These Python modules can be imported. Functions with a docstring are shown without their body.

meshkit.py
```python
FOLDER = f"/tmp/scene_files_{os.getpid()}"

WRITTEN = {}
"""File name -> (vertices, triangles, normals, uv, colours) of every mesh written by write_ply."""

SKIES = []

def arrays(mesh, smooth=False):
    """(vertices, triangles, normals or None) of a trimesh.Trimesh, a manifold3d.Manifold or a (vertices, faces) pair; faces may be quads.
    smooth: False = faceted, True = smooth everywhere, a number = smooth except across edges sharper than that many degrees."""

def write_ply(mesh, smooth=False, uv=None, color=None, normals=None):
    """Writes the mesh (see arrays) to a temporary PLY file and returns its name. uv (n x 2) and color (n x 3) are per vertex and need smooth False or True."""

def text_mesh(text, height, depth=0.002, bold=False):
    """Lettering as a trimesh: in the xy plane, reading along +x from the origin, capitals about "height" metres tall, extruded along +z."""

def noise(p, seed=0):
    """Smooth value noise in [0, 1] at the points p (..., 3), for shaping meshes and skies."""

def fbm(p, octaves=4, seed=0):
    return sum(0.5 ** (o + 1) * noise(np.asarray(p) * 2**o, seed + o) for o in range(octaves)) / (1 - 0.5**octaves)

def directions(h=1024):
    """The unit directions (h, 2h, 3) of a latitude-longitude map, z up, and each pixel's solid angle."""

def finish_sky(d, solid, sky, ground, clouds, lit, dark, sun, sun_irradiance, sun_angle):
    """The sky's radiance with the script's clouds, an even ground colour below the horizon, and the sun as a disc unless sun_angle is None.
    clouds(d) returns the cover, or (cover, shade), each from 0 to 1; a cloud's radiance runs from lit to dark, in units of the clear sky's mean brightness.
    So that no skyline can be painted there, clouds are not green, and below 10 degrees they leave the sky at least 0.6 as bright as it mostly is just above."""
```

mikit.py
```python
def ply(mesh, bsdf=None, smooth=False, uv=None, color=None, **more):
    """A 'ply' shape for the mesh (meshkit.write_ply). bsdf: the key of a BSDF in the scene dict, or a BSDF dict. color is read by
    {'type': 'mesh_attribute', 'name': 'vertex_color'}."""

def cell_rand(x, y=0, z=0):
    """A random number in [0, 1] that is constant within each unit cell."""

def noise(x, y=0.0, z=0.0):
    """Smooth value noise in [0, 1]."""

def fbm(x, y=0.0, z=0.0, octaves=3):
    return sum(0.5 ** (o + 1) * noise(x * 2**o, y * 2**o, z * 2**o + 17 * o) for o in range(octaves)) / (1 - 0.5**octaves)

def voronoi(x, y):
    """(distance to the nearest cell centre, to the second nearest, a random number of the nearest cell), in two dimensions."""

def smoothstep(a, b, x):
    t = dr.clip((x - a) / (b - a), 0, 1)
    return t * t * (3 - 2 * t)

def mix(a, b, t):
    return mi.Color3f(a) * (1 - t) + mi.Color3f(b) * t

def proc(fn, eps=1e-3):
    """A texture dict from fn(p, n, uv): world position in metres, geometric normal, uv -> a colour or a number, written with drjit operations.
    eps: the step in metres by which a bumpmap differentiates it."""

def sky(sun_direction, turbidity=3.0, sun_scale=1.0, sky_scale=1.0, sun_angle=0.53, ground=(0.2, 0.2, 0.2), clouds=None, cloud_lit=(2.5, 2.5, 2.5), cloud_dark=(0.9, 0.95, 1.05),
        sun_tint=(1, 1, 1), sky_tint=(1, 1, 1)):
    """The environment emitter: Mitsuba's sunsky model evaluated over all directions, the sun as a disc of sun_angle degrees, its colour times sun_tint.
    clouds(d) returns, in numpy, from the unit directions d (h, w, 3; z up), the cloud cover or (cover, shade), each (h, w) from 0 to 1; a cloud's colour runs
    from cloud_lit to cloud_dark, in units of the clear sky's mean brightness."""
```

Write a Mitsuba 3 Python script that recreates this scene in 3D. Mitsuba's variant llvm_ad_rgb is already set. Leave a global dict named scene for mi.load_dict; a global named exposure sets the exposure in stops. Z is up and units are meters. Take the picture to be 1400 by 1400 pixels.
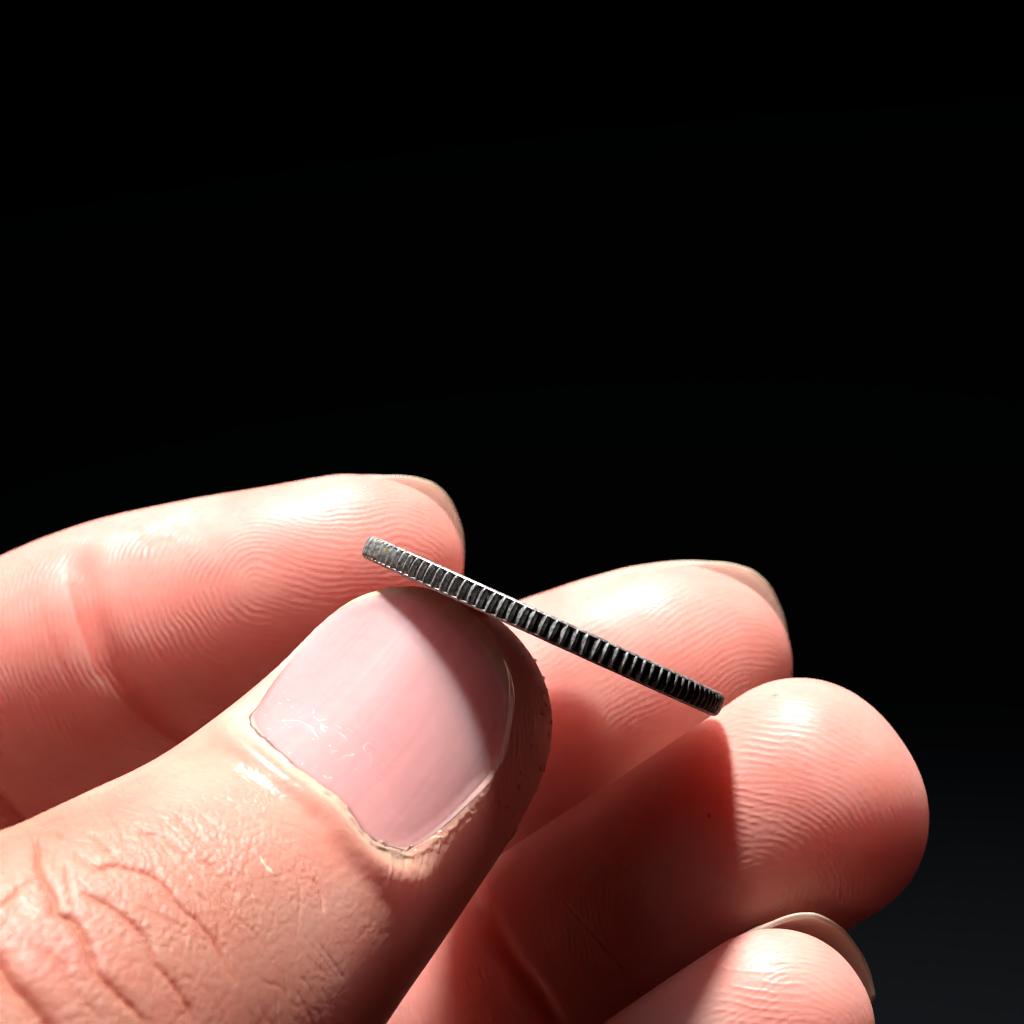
import math, numpy as np, trimesh, manifold3d as m3, mitsuba as mi, mikit, meshkit
from scipy.interpolate import PchipInterpolator, CubicSpline
from scipy.spatial import cKDTree
from shapely import Polygon, contains_xy, prepare
from mikit import noise, fbm, smoothstep, mix
import drjit as dr
T = mi.ScalarTransform4f
scene, labels = {}, {}
exposure = 0.0
FINE = 0.11            # spacing of the skin vertices that face the camera, mm (the thumb and the ring finger are finer)

# ---------------------------------------------------------------- camera and lamps (millimetres below are scaled by MM)
MM = 0.001
DIST, FPX = 115.0, 2507.0                      # camera to the coin plane; focal length in photo pixels
scene['camera'] = {'type': 'thinlens', 'fov': 2 * math.degrees(math.atan(700 / FPX)), 'fov_axis': 'x',
    'to_world': T().look_at(origin=[0, -DIST * MM, 0], target=[0, 0, 0], up=[0, 0, 1]),
    'aperture_radius': 0.6 * MM, 'focus_distance': (DIST - 1) * MM, 'near_clip': 0.01, 'far_clip': 20.0}
KEY = np.array([-0.12, -0.025, 1.0]); KEY /= np.linalg.norm(KEY)
def disk_lamp(key, direction, dist, radius, radiance, aim=(0, 0, -0.012)):
    o = np.array(aim) + np.asarray(direction, float) * dist
    scene[key] = {'type': 'disk', 'to_world': T().look_at(origin=o.tolist(), target=list(aim), up=[0, 1, 0.1]) @ T().scale([radius] * 3),
                  'emitter': {'type': 'area', 'radiance': {'type': 'rgb', 'value': radiance}}}
disk_lamp('sun_lamp', KEY, 1.2, 0.072, [1400, 1360, 1300])
fill_dir = np.array([-0.55, -0.35, 0.75]); fill_dir /= np.linalg.norm(fill_dir)
disk_lamp('fill_lamp', fill_dir, 1.6, 0.35, [3.6, 3.9, 4.2])  # added fill lamp, unseen, lifts the shadows on the skin

def at(px, py, y):
    """The point at depth y (mm behind the coin plane) that the photograph shows at this pixel."""
    k = (DIST + y) / FPX
    return np.array([(px - 700) * k, y, (700 - py) * k])

# ---------------------------------------------------------------- materials
def vcol(name='vertex_color'): return {'type': 'mesh_attribute', 'name': name}
scene['flesh'] = {'type': 'homogeneous', 'albedo': {'type': 'rgb', 'value': [0.996, 0.5, 0.43]}, 'sigma_t': 1.0, 'scale': 520.0, 'phase': {'type': 'isotropic'}}
scene['nail_horn'] = {'type': 'homogeneous', 'albedo': {'type': 'rgb', 'value': [0.96, 0.83, 0.84]}, 'sigma_t': 1.0, 'scale': 700.0, 'phase': {'type': 'isotropic'}}
cover = mikit.proc(lambda p, n, uv: uv.x)          # share of the light that stays at the surface; the rest wanders through the flesh
gloss = mikit.proc(lambda p, n, uv: uv.y)
for key, spec in (('skin_material', 0.48), ('nail_material', 0.36)):
    scene[key] = {'type': 'mask', 'opacity': cover, 'bsdf': {'type': 'twosided', 'b': {'type': 'principled', 'base_color': vcol(), 'roughness': gloss, 'specular': spec}}}
scene['flake_material'] = {'type': 'twosided', 'b': {'type': 'principled', 'base_color': {'type': 'rgb', 'value': [0.50, 0.36, 0.265]}, 'roughness': 0.5}}
def silver(p, n, uv):
    x, y, z = p.x * 1000, p.y * 1000, p.z * 1000
    c = mix([0.12, 0.12, 0.12], [0.33, 0.325, 0.32], smoothstep(0.3, 0.7, fbm(x * 5, y * 5, z * 5)))
    return mix(c, [0.40, 0.34, 0.20], smoothstep(0.70, 0.80, noise(x * 3.3 + 40, y * 3.3, z * 3.3)) * smoothstep(-2.0, -7.0, x) * 0.8)
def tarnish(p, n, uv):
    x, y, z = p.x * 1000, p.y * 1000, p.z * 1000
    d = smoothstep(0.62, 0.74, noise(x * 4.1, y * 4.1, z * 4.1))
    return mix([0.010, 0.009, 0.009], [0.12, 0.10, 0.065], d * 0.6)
scene['worn_silver'] = {'type': 'principled', 'base_color': mikit.proc(silver), 'metallic': 0.55, 'roughness': 0.48, 'specular': 0.5}
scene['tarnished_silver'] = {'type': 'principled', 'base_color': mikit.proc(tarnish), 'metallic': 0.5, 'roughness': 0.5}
scene['backdrop_cloth'] = {'type': 'diffuse', 'reflectance': {'type': 'rgb', 'value': [0.0062, 0.0074, 0.009]}}

# ---------------------------------------------------------------- fingers
class Finger:
    """A tapered limb: stations (px, py, depth, half width in photo px) along its middle line, a domed tip, front = where pad or nail faces."""
    def __init__(self, st, front, flat=0.92, dome=1.0, p=2.15, roll=0.0):
        st = np.array(st, float)
        P = np.array([at(x, y, d) for x, y, d, _ in st])
        a = st[:, 3] * (DIST + st[:, 2]) / FPX
        self.s = np.r_[0, np.cumsum(np.linalg.norm(np.diff(P, axis=0), axis=1))]
        self.c = CubicSpline(self.s, P)
        self.a = PchipInterpolator(self.s, a)
        self.flat, self.p = flat, p
        self.front = np.array(front, float)
        self.L, self.Ld = self.s[-1], a[-1] * dome      # the last station is where the dome begins
        self.slope = float(self.a(self.L, 1))
    def frame(self, s):
        s_ = np.clip(s, 0, self.L)
        t = self.c(s_, 1); t /= np.linalg.norm(t, axis=-1, keepdims=True)
        c = self.c(s_) + t * (s - s_)[..., None]
        f = self.front - t * (t @ self.front)[..., None]; f /= np.linalg.norm(f, axis=-1, keepdims=True)
        w = np.cross(t, f); w *= np.where((w[..., 2:] < 0), -1, 1)
        return c, t, f, w
    def width(self, s):
        s_ = np.clip(s, 0, self.L)
        return self.a(s_) + self.slope * np.clip(s - s_, 0, None)
    def scale(self, s):
        u = np.clip((s - self.L) / self.Ld, 0, 1)
        return (1 - u ** self.p) ** (1 / self.p)
    def rows(self, s0, fine, coarse, s_fine):
        tube = np.r_[np.arange(s0, s_fine, coarse), np.arange(max(s_fine, s0), self.L, fine)]
        k = int(self.Ld * 1.5 / fine)
        u = np.sin(np.linspace(0, np.pi / 2, k + 1))
        # equal steps along the dome's outline
        uu = np.linspace(0, 1, 4000) ** 0.5; uu = 1 - (1 - uu) ** 2
        uu = np.sort(uu); prof = np.c_[uu * self.Ld, (1 - uu ** self.p) ** (1 / self.p) * self.Ld]
        arc = np.r_[0, np.cumsum(np.linalg.norm(np.diff(prof, axis=0), axis=1))]
        u = np.interp(np.linspace(0, arc[-1], k + 1), arc, uu)
        return np.r_[tube, self.L + self.Ld * u]
    def base(self, s, th):
        """points for arrays s (n,) and th (m,): (n, m, 3); th = 0 faces front, +90 degrees is the upper side"""
        c, t, f, w = self.frame(s)
        a = self.width(s) * self.scale(s)
        return c[:, None] + (a * self.flat)[:, None, None] * np.cos(th)[None, :, None] * f[:, None] + a[:, None, None] * np.sin(th)[None, :, None] * w[:, None]

F = {}
F['thumb'] = Finger([(-340, 1780, -30, 430), (-120, 1590, -24, 370), (60, 1455, -19, 322), (155, 1392, -15.5, 300), (255, 1314, -11, 274), (340, 1239, -6.6, 247), (425, 1154, -2.6, 223), (502, 1070, 0.9, 206), (564, 992, 3.6, 191)],
                    (-0.25, -1, 0.2), flat=0.92, dome=0.97, p=2.4)
F['index'] = Finger([(-1150, 1420, 40, 230), (-700, 1240, 36, 215), (-400, 1110, 33, 200), (-150, 1010, 31, 186), (0, 958, 30, 181), (150, 905, 29, 190), (300, 856, 28, 177), (440, 805, 27, 154), (498, 781, 27, 140)],
                    (0.0, -1, -0.1), flat=0.9, dome=0.98)
F['middle'] = Finger([(-1000, 1700, 42, 240), (-300, 1500, 38, 220), (100, 1330, 36, 205), (400, 1190, 35, 195), (600, 1093, 31, 196), (780, 1000, 29.8, 191), (850, 963, 29.2, 181), (925, 925, 28.7, 165)],
                     (0.0, -1, -0.1), flat=0.9, dome=0.97)
F['ring'] = Finger([(-900, 1900, 48, 250), (-350, 1850, 42, 225), (100, 1700, 36, 200), (330, 1580, 32, 183), (480, 1495, 28, 175), (640, 1402, 22, 170), (800, 1295, 17, 167), (960, 1190, 13, 166), (1095, 1104, 11.4, 171)],
                   (0.0, -1, 0.0), flat=0.92, dome=0.97)
F['little'] = Finger([(-700, 2300, 36, 230), (-100, 2180, 26, 200), (300, 1990, 16, 175), (560, 1790, 8, 160), (740, 1650, 5, 149), (900, 1528, 2.6, 144), (1060, 1409, 1.4, 136)],
                     (0.0, -1, 0.05), flat=0.9, dome=1.0)


def thetas(fine_mm, coarse_mm, r):
    n1, n2 = int(math.radians(216) * r / fine_mm), max(12, int(math.radians(144) * r / coarse_mm))
    return np.r_[np.linspace(-math.radians(108), math.radians(108), n1, endpoint=False), np.linspace(math.radians(108), math.radians(252), n2, endpoint=False)]

def closed_grid(n, m):
    """Triangles of a tube of n rings with m points, closed with a fan at both ends (centres are the last two vertices)."""
    i = np.arange(n * m).reshape(n, m); j = np.roll(i, -1, 1)
    q = np.stack([i[:-1], j[:-1], j[1:], i[1:]], -1).reshape(-1, 4)
    return np.vstack([q[:, [0, 1, 2]], q[:, [0, 2, 3]], np.stack([np.full(m, n * m), j[0], i[0]], 1), np.stack([np.full(m, n * m + 1), i[-1], j[-1]], 1)])

def grid_normals(P, c):
    du, dv = np.gradient(P, axis=0), np.roll(P, -1, 1) - np.roll(P, 1, 1)
    n = np.cross(du, dv); n /= np.linalg.norm(n, axis=-1, keepdims=True) + 1e-12
    return n * np.sign((n * (P - c[:, None])).sum(-1).mean())

# ---- skin relief: creases, ridges, pores (all in millimetres, on the fingers' own surfaces)
def line_on(F_, pts, step=0.08):
    """points (s, degrees) of a line drawn on a finger as a dense run of points in space, with 0..1 along it"""
    pts = np.array(pts, float); q = np.r_[0, np.cumsum(np.hypot(np.diff(pts[:, 0]), np.radians(np.diff(pts[:, 1])) * 9))]
    n = max(8, int(q[-1] / step)); t = np.linspace(0, q[-1], n)
    si, ti = PchipInterpolator(q, pts[:, 0])(t), PchipInterpolator(q, pts[:, 1])(t)
    c, _, f, w = F_.frame(si); a = F_.width(si) * F_.scale(si); r = np.radians(ti)
    return c + (a * F_.flat * np.cos(r))[:, None] * f + (a * np.sin(r))[:, None] * w, t / q[-1]

def crease(V, F_, pts, depth, width, lip=0.35, taper=0.15):
    X, t = line_on(F_, pts)
    d, i = cKDTree(X).query(V, distance_upper_bound=width * 6)
    i = np.minimum(i, len(t) - 1); d = np.where(np.isfinite(d), d, 1e3)
    e = np.clip(np.minimum(t, 1 - t) / taper, 0, 1)[i] ** 0.7
    d = d * (1 + 0.5 * (meshkit.noise(V * 1.3, 5) - 0.5))
    return depth * e * (-np.exp(-(d / width) ** 2) + lip * np.exp(-((d - 2.3 * width) / (1.2 * width)) ** 2)), e * np.exp(-(d / (1.15 * width)) ** 2)

def network(V, F_, lines):
    """many creases in one search: lines = (points, depth, width)"""
    X, D, W, E = [], [], [], []
    for pts, dep, wid in lines:
        x, t = line_on(F_, pts, 0.06); X.append(x); D.append(np.full(len(t), dep)); W.append(np.full(len(t), wid)); E.append(np.clip(np.minimum(t, 1 - t) / 0.25, 0, 1) ** 0.7)
    X, D, W, E = np.vstack(X), np.concatenate(D), np.concatenate(W), np.concatenate(E)
    d, i = cKDTree(X).query(V, distance_upper_bound=1.0); ok = np.isfinite(d); i = np.minimum(i, len(D) - 1); d = np.where(ok, d, 1e3)
    d = d * (1 + 0.6 * (meshkit.noise(V * 2.1, 6) - 0.5))
    g = E[i] * np.exp(-(d / W[i]) ** 2)
    return -D[i] * g, g * D[i]

def cells(x, y, seed, jitter=0.8):
    """distance to the nearest and second nearest of jittered points with one per unit cell"""
    rng = np.random.default_rng(seed)
    x0, x1, y0, y1 = int(x.min()) - 2, int(x.max()) + 3, int(y.min()) - 2, int(y.max()) + 3
    gx, gy = np.meshgrid(np.arange(x0, x1), np.arange(y0, y1), indexing='ij')
    pts = np.stack([gx + rng.uniform(-jitter, jitter, gx.shape) / 2, gy + rng.uniform(-jitter, jitter, gx.shape) / 2], -1).reshape(-1, 2)
    d, _ = cKDTree(pts).query(np.c_[x.ravel(), y.ravel()], k=2)
    return d[:, 0].reshape(x.shape), d[:, 1].reshape(x.shape)

def ridges(V, F_, core, period, seed, warp=0.5):
    X, _ = line_on(F_, core, 0.15)
    d, _ = cKDTree(X).query(V)
    d = d + warp * (meshkit.fbm(V * 0.35, 2, seed) - 0.5) * 2 + 0.30 * (meshkit.fbm(V * 1.1, 3, seed + 3) - 0.5)
    w = np.cos(2 * np.pi * d / period)
    return (0.75 + 0.5 * (meshkit.noise(V * 1.1, seed + 7) - 0.5)) * (w + 0.25 * w * w) * (0.55 + 0.45 * np.clip(3 * meshkit.noise(V * 3.2, seed + 9) - 0.4, 0, 1))

def blob(V, p, r): return np.exp(-(np.linalg.norm((V - p) / np.asarray(r, float), axis=-1)) ** 2)
def ss(a, b, x): t = np.clip((x - a) / (b - a), 0, 1); return t * t * (3 - 2 * t)

# the thumbnail's outline on the thumb: (along, degrees)
NAIL = dict(prox=[(39.94, 33.5), (38.74, 23.5), (37.94, 12), (37.47, 1.5), (37.41, -7), (37.54, -13), (37.47, -18.5), (37.27, -23.5), (37.07, -27.5), (37.27, -32.5), (38.07, -39), (38.94, -43.5)],
    left=[(39.94, 33.5), (40.81, 35.5), (42.75, 40.5), (44.55, 44.5), (47.56, 50.5), (50.03, 55), (51.23, 55.5), (52.43, 54.5), (53.44, 51.5)],
    free=[(53.44, 51.5), (54.17, 46), (54.7, 40), (55.31, 33.5), (55.97, 22), (56.11, 10.5), (55.97, -1.5), (55.64, -14.5), (54.91, -27), (54.24, -35.5), (53.3, -42), (52.3, -46.5), (51.23, -50), (49.63, -54.5)],
    right=[(38.94, -43.5), (40.34, -46.5), (42.82, -50), (45.55, -53), (48.0, -55), (49.63, -54.5)])
def along(pts, n):
    pts = np.array(pts, float); q = np.r_[0, np.cumsum(np.hypot(np.diff(pts[:, 0]), np.radians(np.diff(pts[:, 1])) * 9))]; q /= q[-1]
    t = np.linspace(0, 1, n)
    return np.stack([PchipInterpolator(q, pts[:, k])(t) for k in (0, 1)], -1)

CREASES = [  # knuckle creases of the thumb: points, depth, width
    ([(20.15, 41), (19.23, 34), (18.44, 28.5), (17.98, 22), (17.78, 17.5), (17.39, 13), (17.65, 9.5), (17.59, 6), (17.46, 2.5), (17.26, -1), (17.06, -5), (17.13, -9.5), (17.26, -13.5), (17.39, -18), (17.3, -26)], 0.22, 0.22),
    ([(18.77, 15), (18.97, 11.5), (19.23, 8), (19.36, 4), (19.49, 0), (19.49, -4), (19.36, -7), (19.16, -11), (19.29, -15), (19.36, -19), (19.36, -23), (19.1, -30)], 0.19, 0.20),
    ([(20.41, 26.5), (20.28, 21.5), (20.34, 18), (21.07, 16), (21.53, 13), (21.92, 9.5), (22.38, 4.5), (22.38, 1), (22.18, -2.5), (22.18, -7), (22.44, -10.5), (22.44, -17), (22.25, -22.5), (22.12, -28.5)], 0.16, 0.18),
    ([(24.41, 17.5), (24.81, 14.5), (25.14, 10.5), (25, 4), (25, 1)], 0.10, 0.16), ([(25.46, -1.5), (25.53, -5), (25.33, -9.5), (25.33, -15)], 0.10, 0.14),
    ([(24.81, 20), (24.61, 11.5), (24.2, 4)], 0.06, 0.14), ([(14.57, 24), (14.57, 9), (14.44, 3.5), (14.5, -2), (14.5, -8), (14.44, -18)], 0.45, 0.42),
    ([(18.05, 25), (17.39, 25), (16.6, 23), (16.08, 22)], 0.09, 0.17), ([(30.06, -26.5), (29.99, -29.5), (29.79, -32), (29.2, -35.5)], 0.08, 0.12),
    ([(22.38, 28.5), (22.05, 24), (21.79, 19.5), (21.98, 16)], 0.08, 0.14), ([(27.24, 14.5), (26.71, 7), (26.51, 0.5), (26.58, -3.5)], 0.06, 0.13),
    ([(19.49, 25), (18.51, 17.5), (17.98, 11)], 0.07, 0.15), ([(23.4, 6), (23.5, -2), (23.6, -10)], 0.06, 0.13), ([(28.2, 10), (27.9, 2), (28.1, -7), (27.8, -14)], 0.05, 0.12),
    ([(21.2, 4), (21, -4), (21.1, -11)], 0.06, 0.13), ([(15.9, 10), (16.2, 2), (16, -8), (16.2, -16)], 0.08, 0.17), ([(20.9, 46), (21.3, 38), (20.6, 33)], 0.07, 0.16)]

SKIN = np.array([0.53, 0.315, 0.265])
def relief(name, F_, s, th, P):
    """(outward displacement in mm, colour) for every base point of a finger"""
    V = P.reshape(-1, 3); n, m = P.shape[:2]
    S, TH = np.meshgrid(s, th, indexing='ij'); S, TH = S.ravel(), TH.ravel()
    TD = np.degrees(np.where(TH > np.pi, TH - 2 * np.pi, TH))
    arc = TH * np.interp(S, s, F_.width(s))
    facing = ss(112, 92, np.abs(TD))
    h = 0.35 * (meshkit.fbm(V * 0.11, 2, 11) - 0.5)
    col = np.tile(SKIN, (len(V), 1)) * (1 + 0.26 * (meshkit.fbm(V * 0.25, 4, 3) - 0.5)[:, None])
    col[:, 1:] *= (1 + 0.62 * (meshkit.fbm(V * 0.33 + 9, 4, 5) - 0.5))[:, None]
    cov, gl = np.full(len(V), 0.60 if name == 'thumb' else 0.44), (0.54 if name == 'thumb' else 0.43) + 0.14 * (meshkit.fbm(V * 0.6, 2, 15) - 0.5)
    fine = (meshkit.noise(V * 5.5, 21) - 0.5) + 0.6 * (meshkit.noise(V * 10.5, 22) - 0.5)
    if name == 'thumb':
        # knuckle: folds, then the cell pattern of the back of a hand
        tan = ss(34, 24, S) * ss(-1, 9, S)
        col = col * (1 - tan[:, None]) + tan[:, None] * col * np.array([0.52, 0.465, 0.38])
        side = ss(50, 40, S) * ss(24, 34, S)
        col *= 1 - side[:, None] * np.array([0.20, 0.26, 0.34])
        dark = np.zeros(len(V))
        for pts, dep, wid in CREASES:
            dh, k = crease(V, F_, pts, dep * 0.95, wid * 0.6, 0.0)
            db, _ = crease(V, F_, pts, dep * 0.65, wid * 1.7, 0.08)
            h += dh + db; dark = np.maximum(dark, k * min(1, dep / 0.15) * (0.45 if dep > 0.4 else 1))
        rng, lines = np.random.default_rng(23), []
        for k in range(130):               # fine lines across the knuckle, and slanting ones between them
            s0, t0 = rng.uniform(9, 31), rng.uniform(-48, 60); n_ = rng.integers(3, 6)
            if rng.random() < 0.78: ds, dt = rng.normal(0, 0.35), -rng.uniform(4, 9)
            else: ds, dt = rng.choice([-1, 1]) * rng.uniform(0.5, 1.0), -rng.uniform(2, 6)
            lines.append(([(s0 + q * ds + rng.normal(0, 0.12), t0 + q * dt) for q in range(n_)], rng.uniform(0.02, 0.06) * (1.0 if s0 < 27 else 0.6), rng.uniform(0.07, 0.12)))
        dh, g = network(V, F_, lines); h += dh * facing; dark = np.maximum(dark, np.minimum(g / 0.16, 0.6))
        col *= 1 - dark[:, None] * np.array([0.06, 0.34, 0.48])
        f1, f2 = cells(S / 0.95 + 0.5 * (meshkit.noise(V * 0.7, 31) - 0.5), arc / 0.70 + 0.5 * (meshkit.noise(V * 0.7, 32) - 0.5), 1, 1.0)
        g1, g2 = cells(S / 0.22 + 0.3 * meshkit.noise(V * 1.5, 33), arc / 0.19, 2, 1.0)
        patch = 0.35 + 1.3 * ss(0.35, 0.65, meshkit.fbm(V * 0.45, 2, 35))
        rough = facing * ss(36.5, 29, S) * (0.30 + 0.70 * ss(-42, -8, TD))
        wr = np.abs(meshkit.fbm(np.c_[S * 0.9, arc * 0.30, S * 0], 2, 41) - 0.5)
        wr2 = np.abs(meshkit.fbm(np.c_[S * 0.6 + arc * 0.35, arc * 0.45 - S * 0.2, S * 0 + 7], 2, 43) - 0.5)
        h += rough * (0.025 * ss(0, 0.30, f2 - f1) - 0.030 * np.exp(-(wr / 0.016) ** 2) - 0.025 * np.exp(-(wr2 / 0.014) ** 2) + patch * (0.030 * (0.5 - g1) + 0.040 * fine)) + facing * 0.006 * fine
        # near the cuticle the skin is smooth and finely drawn along the finger
        near = facing * ss(29, 32.5, S) * ss(38, 36, S)
        h += near * 0.030 * (meshkit.fbm(np.c_[S * 0.7, arc * 2.3, S * 0], 3, 45) - 0.5)
        gl -= 0.20 * near
        # scaly streaks by the corner of the nail
        corner = blob(np.c_[S, arc], np.array([37.8, np.radians(-50) * 9.3]), (3.0, 2.6))
        st = meshkit.fbm(np.c_[S * 0.9 + arc * 0.5, (arc - 0.6 * S) * 3.2, S * 0], 3, 51) - 0.5
        h += corner * 0.11 * st * facing
        # the nail's bed and folds
        outline = np.vstack([along(NAIL['prox'], 160), along(NAIL['right'], 120), along(NAIL['free'], 200)[::-1], along(NAIL['left'], 160)[::-1]])
        fold = np.r_[np.ones(160), np.linspace(1, 0.0, 120), np.zeros(200), np.linspace(0.25, 1, 160)]
        isprox = np.r_[np.ones(160), np.linspace(1, 0, 120) ** 3, np.zeros(200), np.linspace(0, 1, 160) ** 4]
        flat2 = lambda q: np.c_[q[:, 0], np.radians(q[:, 1]) * 9.3]
        O = flat2(outline); U = np.c_[S, np.radians(TD) * 9.3]
        d, i = cKDTree(O).query(U); poly = Polygon(O); prepare(poly)
        inside = contains_xy(poly, U[:, 0], U[:, 1]); sd = np.where(inside, -d, d)
        w, wp = fold[i] * facing, isprox[i] * facing
        ragged = (0.15 + 0.55 * wp) * (meshkit.fbm(V * 1.5, 3, 61) - 0.5)
        h = h * (1 - 0.9 * ss(0.1, -0.3, sd) * facing)
        h += -0.78 * ss(0.0, -0.6, sd) * facing
        sdr = sd + ragged
        h += w * (0.50 * np.exp(-((sd + 0.2 * ragged - 1.7) / 1.15) ** 2) * wp + 0.16 * np.exp(-((sd - 0.8) / 0.7) ** 2) * (1 - wp) + (0.09 + 0.14 * (meshkit.fbm(V * 1.7, 2, 65) - 0.4) * wp) * np.exp(-((sdr - 0.3) / 0.24) ** 2))
        cut = wp * np.exp(-((sdr - 0.6) / 0.6) ** 2)
        col = col * (1 - 0.7 * cut[:, None]) + 0.7 * cut[:, None] * np.array([0.66, 0.46, 0.32])
        dry = (1 - wp) * w * np.exp(-((sd - 0.5) / 0.6) ** 2) * ss(0.45, 0.62, meshkit.fbm(V * 2.2, 3, 63))
        col = col * (1 - 0.6 * dry[:, None]) + 0.6 * dry[:, None] * np.array([0.74, 0.58, 0.44]); h += 0.10 * dry
        bed = ss(0.0, -0.3, sd) * facing
        col = col * (1 - bed[:, None]) + bed[:, None] * np.array([0.36, 0.195, 0.20])
        cov = cov * (1 - bed) + bed * 0.28
        pink = facing * wp * ss(6, 1.5, np.abs(sd - 1)) * 0.10
        col *= 1 - pink[:, None] * np.array([0, 0.12, 0.05])
        h += 0.13 * facing * ss(0.78, 0.86, meshkit.noise(V * np.array([2.6, 1.2, 2.6]), 67)) * ss(45.5, 47.5, S) * ss(-52, -66, TD)     # tags of dry skin on the edge of the pulp
        # the pulp beyond the nail keeps its ridges
        h += facing * (1 - bed) * ss(44, 47, S) * 0.016 * ridges(V, F_, [(52, -80), (54, -70)], 0.46, 71)
    else:
        R_ = dict(index=([(105.0, 18), (110.6, -10), (113.5, -20)], 0.45, 0.027), middle=([(116, -20), (134, -34)], 0.43, 0.017), ring=([(140.2, -9), (141, -11)], 0.42, 0.016), little=([(121, -5), (127, -12)], 0.42, 0.014))[name]
        pad = facing * ss(F_.L - 44, F_.L - 36, S)
        if name == 'index': pad = pad * (1 + 0.7 * ss(104, 100, S))
        h += pad * R_[2] * ridges(V, F_, R_[0], R_[1], len(name)) * (0.5 + 0.5 * ss(0.3, 0.6, meshkit.fbm(V * 0.35, 2, 77)))
        h += facing * 0.014 * fine
        sc = []
        if name == 'index':
            sc = [([(91.0, 66), (91.3, 46.5), (91.5, 35), (91.6, 24), (91.9, 12), (92.1, 1), (92.9, -9.5), (93.6, -19.5), (94.3, -29), (95.2, -40)], 0.012, 0.2),
                  ([(79.6, -10), (80.2, -25), (80.6, -36.5), (80.5, -50), (79.5, -75)], 0.6, 0.6), ([(89.2, 35), (89.6, 10), (90.4, -12)], 0.04, 0.25)]
        if name == 'ring':
            sc = [([(123.1, 88), (123.61, 73.5), (124.3, 59), (124.81, 40.5), (125.15, 23), (125.32, 7), (125.15, -12)], 0.55, 0.6),
                  ([(130.1, 40), (130.44, 36), (131.13, 18), (131.47, 1), (131.5, -8)], 0.05, 0.10), ([(134.71, 41.5), (135.22, 28), (135.74, 17.5)], 0.045, 0.09)]
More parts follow.
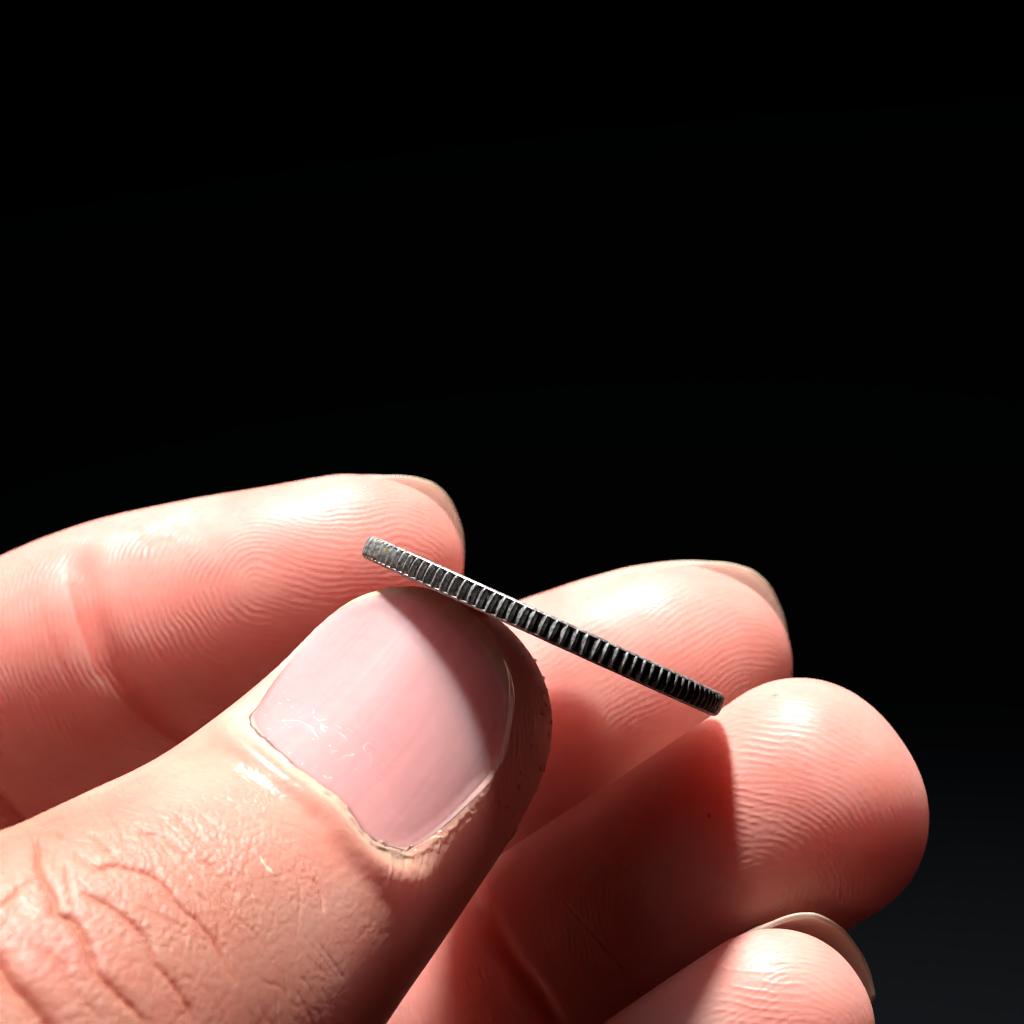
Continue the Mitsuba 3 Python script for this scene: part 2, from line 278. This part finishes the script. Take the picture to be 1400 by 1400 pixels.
        if name == 'index':                # the middle phalanx swells up to the crease, the pad starts lower
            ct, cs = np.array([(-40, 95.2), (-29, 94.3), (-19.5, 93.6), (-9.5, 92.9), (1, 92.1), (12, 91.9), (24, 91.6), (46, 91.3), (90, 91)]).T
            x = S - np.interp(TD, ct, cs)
            h += facing * ss(66, 45, TD) * (0.17 * ss(0.5, -1.8, x) * ss(-9, -3, x) - 0.42 * np.exp(-((x - 1.1) / 1.2) ** 2))
            pad_shade = np.exp(-(np.maximum(x, 0) / 1.6) ** 2) * ss(-0.3, 0.1, x) * facing * ss(70, 40, TD)
            col *= 1 - pad_shade[:, None] * np.array([0.12, 0.46, 0.50])  # shade on the pad side of the crease, painted into the colour
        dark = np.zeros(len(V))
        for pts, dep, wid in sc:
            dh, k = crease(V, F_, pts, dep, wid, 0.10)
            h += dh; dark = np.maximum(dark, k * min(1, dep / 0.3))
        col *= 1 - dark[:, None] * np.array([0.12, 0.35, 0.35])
        if name in ('ring', 'little'):     # fine dry lines that run across the side of the pad
            p0, r0 = ((at(1015, 1070, 6), (2.8, 9, 5.6)) if name == 'ring' else (at(1030, 1350, -3), (2.9, 9, 4.2)))
            z = V[:, 2] + 0.12 * V[:, 0] * (1 if name == 'ring' else 0) + 0.55 * (meshkit.fbm(V * np.array([0.30, 0.30, 0.30]), 2, 81) - 0.5) + 0.14 * (meshkit.noise(V * 1.5, 83) - 0.5)
            k = z / 0.46; fr = k - np.floor(k); on = meshkit.noise(np.c_[np.floor(k) * 7.3, V[:, 0] * 0.55, V[:, 0] * 0], 85)
            h += blob(V, p0, r0) * facing * 0.065 * np.exp(-((fr - 0.5) / 0.11) ** 2) * ss(0.2, 0.6, on)
        if name == 'ring':
            X, _ = line_on(F_, [(147.8, 69), (147.9, 71)]); g = np.exp(-(np.linalg.norm((V - X.mean(0)) * np.array([1, 1, 1.3]), axis=1) / (0.26 * (1 + 0.8 * (meshkit.noise(V * 4, 87) - 0.5)))) ** 6)
            col = col * (1 - g[:, None]) + g[:, None] * np.array([0.03, 0.13, 0.10]); cov = np.maximum(cov, 0.95 * g)
            X, _ = line_on(F_, [(140.95, 30.3), (141.1, 30.7)]); g = np.exp(-(np.linalg.norm((V - X.mean(0)) * np.array([1.4, 1, 0.8]), axis=1) / 0.13) ** 4)
            col = col * (1 - g[:, None]) + g[:, None] * 0.03
    return h.reshape(n, m), np.hstack([np.clip(col, 0.01, 0.95), cov[:, None], gl[:, None]]).reshape(n, m, 5)

def build_finger(name, fine, s_fine):
    F_ = F[name]
    s = F_.rows(0.0, fine, 0.8, s_fine)[:-1]
    th = thetas(fine, 0.6, float(F_.a(F_.L)) * 1.1)
    P = F_.base(s, th); c = F_.frame(s)[0]
    N = grid_normals(P, c)
    h, col = relief(name, F_, s, th, P)
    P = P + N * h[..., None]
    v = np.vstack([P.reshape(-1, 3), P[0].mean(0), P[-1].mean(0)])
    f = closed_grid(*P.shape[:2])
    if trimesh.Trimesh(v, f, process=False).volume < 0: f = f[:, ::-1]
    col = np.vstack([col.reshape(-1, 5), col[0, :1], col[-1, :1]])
    return m3.Manifold(m3.Mesh(np.ascontiguousarray(np.hstack([v, col]), np.float32), np.ascontiguousarray(f, np.uint32)))

def ball(p, r): return m3.Manifold.sphere(r, 48).translate(list(map(float, p)))
def plain(m):
    me = m.to_mesh(); v = np.asarray(me.vert_properties)[:, :3]
    return m3.Manifold(m3.Mesh(np.ascontiguousarray(np.hstack([v, np.tile([*SKIN, 0.48, 0.4], (len(v), 1))]), np.float32), np.array(me.tri_verts, np.uint32, order='C')))
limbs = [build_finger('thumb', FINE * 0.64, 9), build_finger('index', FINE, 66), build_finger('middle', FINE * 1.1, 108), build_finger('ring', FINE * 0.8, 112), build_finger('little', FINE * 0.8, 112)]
ends = {k: f.c(0.0) for k, f in F.items()}
wrist = np.array([-175., 10, -95])
palm = m3.Manifold.batch_hull([ball(ends[k], 11) for k in ('index', 'middle', 'ring', 'little')] + [ball(wrist + [0, 6, 14], 17), ball(wrist + [0, -4, -12], 16)])
ball_of_thumb = m3.Manifold.batch_hull([ball(ends['thumb'], 13.5), ball(wrist + [10, -4, 0], 19), ball(ends['little'] + [-30, -4, 4], 14)])
arm = m3.Manifold.batch_hull([ball(wrist + [0, 6, 14], 17), ball(wrist + [0, -4, -12], 16), ball(wrist + [-90, 0, -50], 30)])
skin = plain((palm + ball_of_thumb + arm).refine_to_length(4))
for p in limbs: skin = skin + p
print('skin', skin.status(), skin.num_tri(), len(skin.decompose()), [p.status() for p in limbs])
me = skin.to_mesh(); vp = np.asarray(me.vert_properties)
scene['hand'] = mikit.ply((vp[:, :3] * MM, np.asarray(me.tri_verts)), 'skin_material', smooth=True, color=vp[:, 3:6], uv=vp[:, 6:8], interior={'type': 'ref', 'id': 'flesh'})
labels['hand'] = {'label': 'bare left hand holding a silver coin edge-on between thumb and fingertips', 'category': 'hand'}

# ---------------------------------------------------------------- nails
def shell(G, N, thick, col, key, label=None, cov=None, gl=0.36):
    """A plate (rows, columns, 3) with rounded rim, as a part of the hand."""
    n, m = G.shape[:2]
    u, v = np.meshgrid(np.linspace(0, 1, n), np.linspace(0, 1, m), indexing='ij')
    top, bot = G, G - N * thick
    i = np.arange(n * m).reshape(n, m)
    q = np.stack([i[:-1, :-1], i[1:, :-1], i[1:, 1:], i[:-1, 1:]], -1).reshape(-1, 4)
    f = [q, q[:, ::-1] + n * m]
    rim = np.r_[i[0, :], i[1:, -1], i[-1, -2::-1], i[-2:0:-1, 0]]
    # the rim: one more ring bulging half the thickness outwards
    V = np.vstack([top.reshape(-1, 3), bot.reshape(-1, 3)])
    ctr = (V[rim] + V[rim + n * m]) / 2
    tang = np.roll(ctr, -1, 0) - np.roll(ctr, 1, 0); out = np.cross(tang, N.reshape(-1, 3)[rim]); out /= np.linalg.norm(out, axis=1, keepdims=True) + 1e-9
    out *= np.sign((out * (ctr - V.mean(0))).sum(1).mean())
    R_ = len(V) + np.arange(len(rim)); V = np.vstack([V, ctr + out * thick * 0.4])
    r2 = np.roll(rim, -1); R2 = np.roll(R_, -1)
    f += [np.stack([rim, r2, R2, R_], 1), np.stack([R_, R2, r2 + n * m, rim + n * m], 1)]
    f = np.vstack(f); f = np.vstack([f[:, :3], f[:, [0, 2, 3]]])
    C = col.reshape(-1, 3); C = np.vstack([C, C, C[rim]])
    Q = np.full(n * m, 0.40) if cov is None else cov.ravel(); Q = np.r_[Q, Q, Q[rim]]
    t = trimesh.Trimesh(V, f, process=False); print(key, t.is_winding_consistent, t.volume)
    if t.volume < 0: f = f[:, ::-1]
    scene[key] = mikit.ply((V * MM, f), 'nail_material', smooth=True, color=C, uv=np.c_[Q, np.full(len(Q), gl)], interior={'type': 'ref', 'id': 'nail_horn'})
    if label: labels[key] = {'label': label}

import copy
def soft_dome(F_, k, p):
    g = copy.copy(F_); g.Ld = F_.Ld * k; g.p = p; return g
def pointwise(F_, S, THd):
    c, t, f, w = F_.frame(S.ravel()); a = F_.width(S.ravel()) * F_.scale(S.ravel()); r = np.radians(THd.ravel())
    return (c + (a * F_.flat * np.cos(r))[:, None] * f + (a * np.sin(r))[:, None] * w).reshape(S.shape + (3,)), c.reshape(S.shape + (3,))

def thumbnail():
    n, m = 300, 280
    pr, fr, le, ri = along(NAIL['prox'], m), along(NAIL['free'], m), along(NAIL['left'], n), along(NAIL['right'], n)
    v, u = np.meshgrid(np.linspace(0, 1, n), np.linspace(0, 1, m), indexing='ij')
    C = (1 - v)[..., None] * pr[None] + v[..., None] * fr[None] + (1 - u)[..., None] * le[:, None] + u[..., None] * ri[:, None] \
        - ((1 - u) * (1 - v))[..., None] * pr[0] - (u * (1 - v))[..., None] * pr[-1] - ((1 - u) * v)[..., None] * fr[0] - (u * v)[..., None] * fr[-1]
    S, THd = C[..., 0], C[..., 1]
    S = S - 0.9 * np.clip(1 - v / 0.10, 0, 1)                       # the root goes on under the skin fold
    P, c = pointwise(soft_dome(F['thumb'], 1.12, 2.6), S, THd)
    N = np.cross(np.gradient(P, axis=0), np.gradient(P, axis=1)); N /= np.linalg.norm(N, axis=-1, keepdims=True) + 1e-9
    N *= np.sign((N * (P - c)).sum(-1).mean())
    edge = np.minimum(u, 1 - u)
    off = 0.16 - 0.10 * ss(0.045, 0.0, v) - 0.12 * ss(0.06, 0, edge) * ss(0.75, 0.45, v)
    arc = np.radians(THd) * 9.3
    off += 0.018 * (meshkit.fbm(np.stack([arc * 2.6, S * 0.06, S * 0], -1), 3, 91) - 0.5) + 0.05 * (meshkit.fbm(np.stack([arc * 0.35, S * 0.2, S * 0], -1), 2, 92) - 0.5)
    off += 0.003 * (meshkit.noise(P * 6, 93) - 0.5)
    rim = np.minimum(np.minimum((1 - v) * 17, u * 17 + 20 * ss(.75, .3, v)), (1 - u) * 17 + 9 * ss(.9, .3, v))
    tip = ss(1.7, 0.9, (1 - v) * 17 + 0.5 * (meshkit.fbm(P * 0.6, 2, 94) - 0.5))[..., None]
    col = np.array([0.29, 0.24, 0.26]) * (1 + 0.1 * (meshkit.fbm(P * 0.5, 3, 95) - 0.5))[..., None]
    col = col * (1 - tip) + tip * np.array([0.60, 0.48, 0.30])
    moon = ss(0.28, 0.18, v + 0.5 * (u - 0.45) ** 2)[..., None] * 0.4
    col = col * (1 - moon) + moon * np.array([0.46, 0.36, 0.38])
    # white dry specks and scratches near the root
    thin = np.abs(meshkit.fbm(np.stack([arc * 0.55 + 2, S * 0.8, S * 0 + 3], -1), 2, 96) - 0.5)
    band = np.exp(-((v - 0.17 - 0.13 * (u - 0.2)) / 0.05) ** 2) * ss(0.08, 0.16, u) * ss(0.62, 0.5, u)
    mark = band * ss(0.022, 0.006, thin) * ss(0.45, 0.6, meshkit.noise(np.stack([arc * 1.7, S * 1.7, S * 0], -1), 97)) + 0.6 * ss(0.30, 0.18, v) * ss(0.90, 0.95, meshkit.noise(np.stack([arc * 3.1, S * 3.6, S * 0], -1), 99)) * ss(0.05, 0.12, u) * ss(0.7, 0.6, u)
    streak = meshkit.fbm(np.stack([arc * 1.9, S * 0.05, S * 0 + 5], -1), 3, 90)[..., None]
    col = col * (0.85 + 0.30 * streak)
    mark = np.clip(mark * 0.7, 0, 0.6); off += 0.004 * mark
    col = col * (1 - mark[..., None]) + mark[..., None] * np.array([0.85, 0.80, 0.80])
    shell(P + N * off[..., None], N, 0.38, col, 'hand__nail', 'broad pink thumbnail with pale ragged cuticle, half in the shadow of the coin', np.maximum(0.09 + 0.34 * tip[..., 0], 0.7 * mark), 0.50)
thumbnail()

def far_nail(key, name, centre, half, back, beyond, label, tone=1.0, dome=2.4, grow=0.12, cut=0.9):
    F_ = F[name]; n, m = 90, 120
    v, u = np.meshgrid(np.linspace(0, 1, n), np.linspace(-1, 1, m), indexing='ij')
    s1 = F_.L + F_.Ld + beyond - cut * np.abs(u) ** 2.6
    S = F_.L - back + v * (s1 - F_.L + back); THd = centre + half * u * (1 - 0.10 * v ** 3)
    P, c = pointwise(soft_dome(F_, (F_.Ld + beyond + 1.0) / F_.Ld, dome), S, THd)
    N = np.cross(np.gradient(P, axis=0), np.gradient(P, axis=1)); N /= np.linalg.norm(N, axis=-1, keepdims=True) + 1e-9
    N *= np.sign((N * (P - c)).sum(-1).mean())
    off = -0.30 + (grow + 0.30) * ss(0, 0.25, v) - 0.35 * ss(0.80, 1.0, np.abs(u)) * ss(0.95, 0.6, v) + 0.03 * (meshkit.noise(P * 0.7, 97) - 0.5)
    tip = ss(0.72, 0.85, v)[..., None]
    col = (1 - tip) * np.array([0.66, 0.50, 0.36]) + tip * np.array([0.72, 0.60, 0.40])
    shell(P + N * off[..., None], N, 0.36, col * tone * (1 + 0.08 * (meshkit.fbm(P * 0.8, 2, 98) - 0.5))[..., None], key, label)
far_nail('hand__nail_001', 'index', 160, 62, 3.5, 0.6, 'pale nail rim seen behind the upper fingertip')
far_nail('hand__nail_002', 'middle', 160, 62, 3.5, 0.6, 'pale nail rim seen behind the fingertip above the coin')
far_nail('hand__nail_003', 'ring', 182, 48, 4, -1.2, None)
far_nail('hand__nail_004', 'little', 168, 56, 2.0, 0.8, 'nail standing out behind the lowest fingertip, brownish shade put into its colour', 0.62, grow=0.30)  # tone darkens the colour to stand in for the ring finger's shadow

# loose bits of dry skin by the thumbnail
def flake(key, pts, width, lift, seed):
    rng = np.random.default_rng(seed); X, t = line_on(F['thumb'], pts, 0.12)
    c = F['thumb'].frame(np.full(1, np.mean([p[0] for p in pts])))[0][0]
    d = np.gradient(X, axis=0); d /= np.linalg.norm(d, axis=1, keepdims=True); nn = X - c; nn -= d * (nn * d).sum(1)[:, None]; nn /= np.linalg.norm(nn, axis=1, keepdims=True); b = np.cross(d, nn)
    w = width * (0.45 + 0.55 * np.sin(np.pi * np.clip(t, 0.05, 0.95))) * (1 + 0.35 * rng.uniform(-1, 1, len(t)))
    hgt = lift * (0.35 + 0.65 * t)
    L_, R_, top = X - b * w[:, None] + nn * hgt[:, None], X + b * w[:, None] + nn * (hgt * 0.5)[:, None], X + nn * (hgt + 0.07)[:, None]
    bot = X + nn * (hgt * 0.5 - 0.08)[:, None]
    G = np.stack([L_, top, R_, bot], 1)
    f = closed_grid(*G.shape[:2]); v = np.vstack([G.reshape(-1, 3), G[0].mean(0), G[-1].mean(0)])
    if trimesh.Trimesh(v, f, process=False).volume < 0: f = f[:, ::-1]
    if key is None: return trimesh.Trimesh(v, f, process=False)
    scene[key] = mikit.ply((v * MM, f), 'flake_material')
flake('hand__skin_flake', [(28.22, -12), (27.96, -16), (28.1, -19)], 0.16, 0.0, 2)
flake('hand__skin_flake_001', [(35.2, -21.5), (35.7, -24.0), (35.5, -26.0)], 0.12, 0.22, 4)
flake('hand__skin_flake_002', [(36.0, -27.5), (36.3, -30.0), (36.6, -32)], 0.12, 0.18, 5)
rng = np.random.default_rng(12); shreds = []
edge = np.vstack([along(NAIL['prox'], 60), along(NAIL['right'], 60)[:26]])
for k in range(11):
    i0 = rng.integers(4, 78); ln = rng.uniform(0.25, 0.9); p = edge[i0] + [-rng.uniform(0.05, 0.55), 0]
    t = edge[i0 + 4] - edge[i0 - 4]; t = t / np.hypot(t[0], np.radians(t[1]) * 9.3); t += [rng.normal(0, 0.5), rng.normal(0, 2)]
    shreds.append(flake(None, [tuple(p), tuple(p + t * ln * 0.5 + [rng.normal(0, 0.04), 0]), tuple(p + t * ln)], rng.uniform(0.04, 0.10), rng.uniform(0.06, 0.16), 40 + k))
sh = trimesh.util.concatenate(shreds); sh.apply_scale(MM)
scene['hand__cuticle_shreds'] = mikit.ply(sh, 'flake_material')
labels['hand__cuticle_shreds'] = {'label': 'ragged dry shreds along the cuticle', 'kind': 'stuff'}
labels['hand__skin_flake'] = {'label': 'pale lifted flake of dry skin below the thumbnail'}
# ---------------------------------------------------------------- coin
R, TH, CY, REEDS = 13.02, 1.57, 7.3, 117
cc = at(742, 855.5, CY)
u = at(985, 965, CY) - at(500, 745, CY); u /= np.linalg.norm(u)
vdir = cc - np.array([0, -DIST, 0]); nrm = np.cross(vdir, u); nrm *= np.sign(nrm[2]) / np.linalg.norm(nrm)
M = np.eye(4); M[:3, 0], M[:3, 1], M[:3, 2], M[:3, 3] = u, np.cross(nrm, u), nrm, cc
h2 = TH / 2
prof = np.array([[0, -h2 + .22], [R - 1.7, -h2 + .22], [R - 1.35, -h2 + .02], [R - 1.2, -h2], [R - .34, -h2], [R - .22, -h2 + .05], [R - .17, -h2 + .14], [R - .32, -h2 + .22], [R - .32, h2 - .22], [R - .17, h2 - .14], [R - .22, h2 - .05], [R - .34, h2], [R - 1.2, h2], [R - 1.35, h2 - .02], [R - 1.7, h2 - .22], [0, h2 - .22]])
def cap(z_in, z_rim, lo):                       # a face with its raised rim
    k = prof[:8] if lo else prof[8:]
    return k
disc = trimesh.creation.revolve(prof, sections=468)
dv = disc.vertices.copy()
rr = np.hypot(dv[:, 0], dv[:, 1]); k = (rr > R - 0.5)
dv[k] += 0.035 * (meshkit.fbm(dv[k] * 2.2, 3, 101) - 0.5)[:, None] * np.c_[dv[k, :2] / rr[k, None], np.sign(dv[k, 2])]
disc.vertices = dv
disc.apply_transform(M)
edge_faces = (np.hypot(*disc.triangles_center[:, :2].T) > 0)   # all faces; split below by local radius
loc = (disc.triangles_center - cc) @ np.stack([M[:3, 0], M[:3, 1], M[:3, 2]], 1)
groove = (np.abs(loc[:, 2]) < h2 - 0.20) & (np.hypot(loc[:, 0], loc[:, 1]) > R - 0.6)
def sub(mask): 
    t = disc.submesh([np.nonzero(mask)[0]], append=True, repair=False); t.apply_scale(MM); return t
scene['coin__body'] = mikit.ply(sub(~groove), 'worn_silver', smooth=40)
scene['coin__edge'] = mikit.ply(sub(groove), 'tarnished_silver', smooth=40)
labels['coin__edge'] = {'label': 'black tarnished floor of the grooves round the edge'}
labels['coin'] = {'label': 'worn silver coin with dark reeded edge seen edge-on, held above the thumbnail', 'category': 'coin'}
rng = np.random.default_rng(17)
na, nz = 9, 11
for k in range(REEDS):
    ang = 2 * math.pi * (k + 0.03 * rng.normal()) / REEDS
    a, z = np.meshgrid(np.linspace(-1, 1, na), np.linspace(-1, 1, nz))
    hw = 0.245 * (1 + 0.06 * rng.normal()) * (1 - 0.10 * np.abs(z) ** 4)
    top = 0.27 * (0.5 + 0.5 * np.cos(np.pi * a)) ** 0.75 - 0.09 * z ** 2 - 0.05 * np.abs(z) ** 10
    rad = R - 0.27 + top
    side = a * hw + 0.03 * rng.normal() * z
    zz = z * (h2 - 0.11)
    q = np.stack([rad, side, zz], -1).reshape(-1, 3)
    wear = 0.032 * (meshkit.fbm(q * np.array([1, 5.5, 5.5]) + k * 3.7, 3, 103) - 0.5)
    q[:, 0] += wear * (np.abs(a).ravel() < 0.99); q[:, 1] += 0.025 * (meshkit.noise(q * 4.0 + k * 5.1, 104) - 0.5)
    i = np.arange(na * nz).reshape(nz, na)
    f = np.stack([i[:-1, :-1], i[:-1, 1:], i[1:, 1:], i[1:, :-1]], -1).reshape(-1, 4); f = np.vstack([f[:, :3], f[:, [0, 2, 3]]])
    co, si = math.cos(ang), math.sin(ang)
    w = np.c_[q[:, 0] * co - q[:, 1] * si, q[:, 0] * si + q[:, 1] * co, q[:, 2]] @ M[:3, :3].T + cc
    scene['coin__ridge' + ('' if k == 0 else f'_{k:03d}')] = mikit.ply((w * MM, f), 'worn_silver', smooth=True)

# ---------------------------------------------------------------- backdrop
ang = np.clip((np.arange(60) - 22) / 20, 0, 1) * np.pi / 2
sweep = [(0.2, -0.36)]
for k in range(59):
    sweep.append((sweep[-1][0] + 0.14 * math.cos(ang[k]), sweep[-1][1] + 0.14 * math.sin(ang[k])))
xs = np.linspace(-5, 5, 50)
V = np.array([[x, a, b] for a, b in sweep for x in xs]); V[:, 2] += 0.02 * (meshkit.fbm(V * 1.5, 3, 111) - 0.5)
i = np.arange(60 * 50).reshape(60, 50)
scene['backdrop'] = mikit.ply((V, np.stack([i[:-1, :-1], i[:-1, 1:], i[1:, 1:], i[1:, :-1]], -1).reshape(-1, 4)), 'backdrop_cloth', smooth=True)
labels['backdrop'] = {'label': 'black out-of-focus cloth behind the hand', 'kind': 'structure'}
labels['sun_lamp'] = {'label': 'strong small round lamp above the hand, outside the picture', 'category': 'lamp'}
labels['fill_lamp'] = {'label': 'dim wide round fill lamp added to the upper left, outside the picture', 'category': 'lamp'}
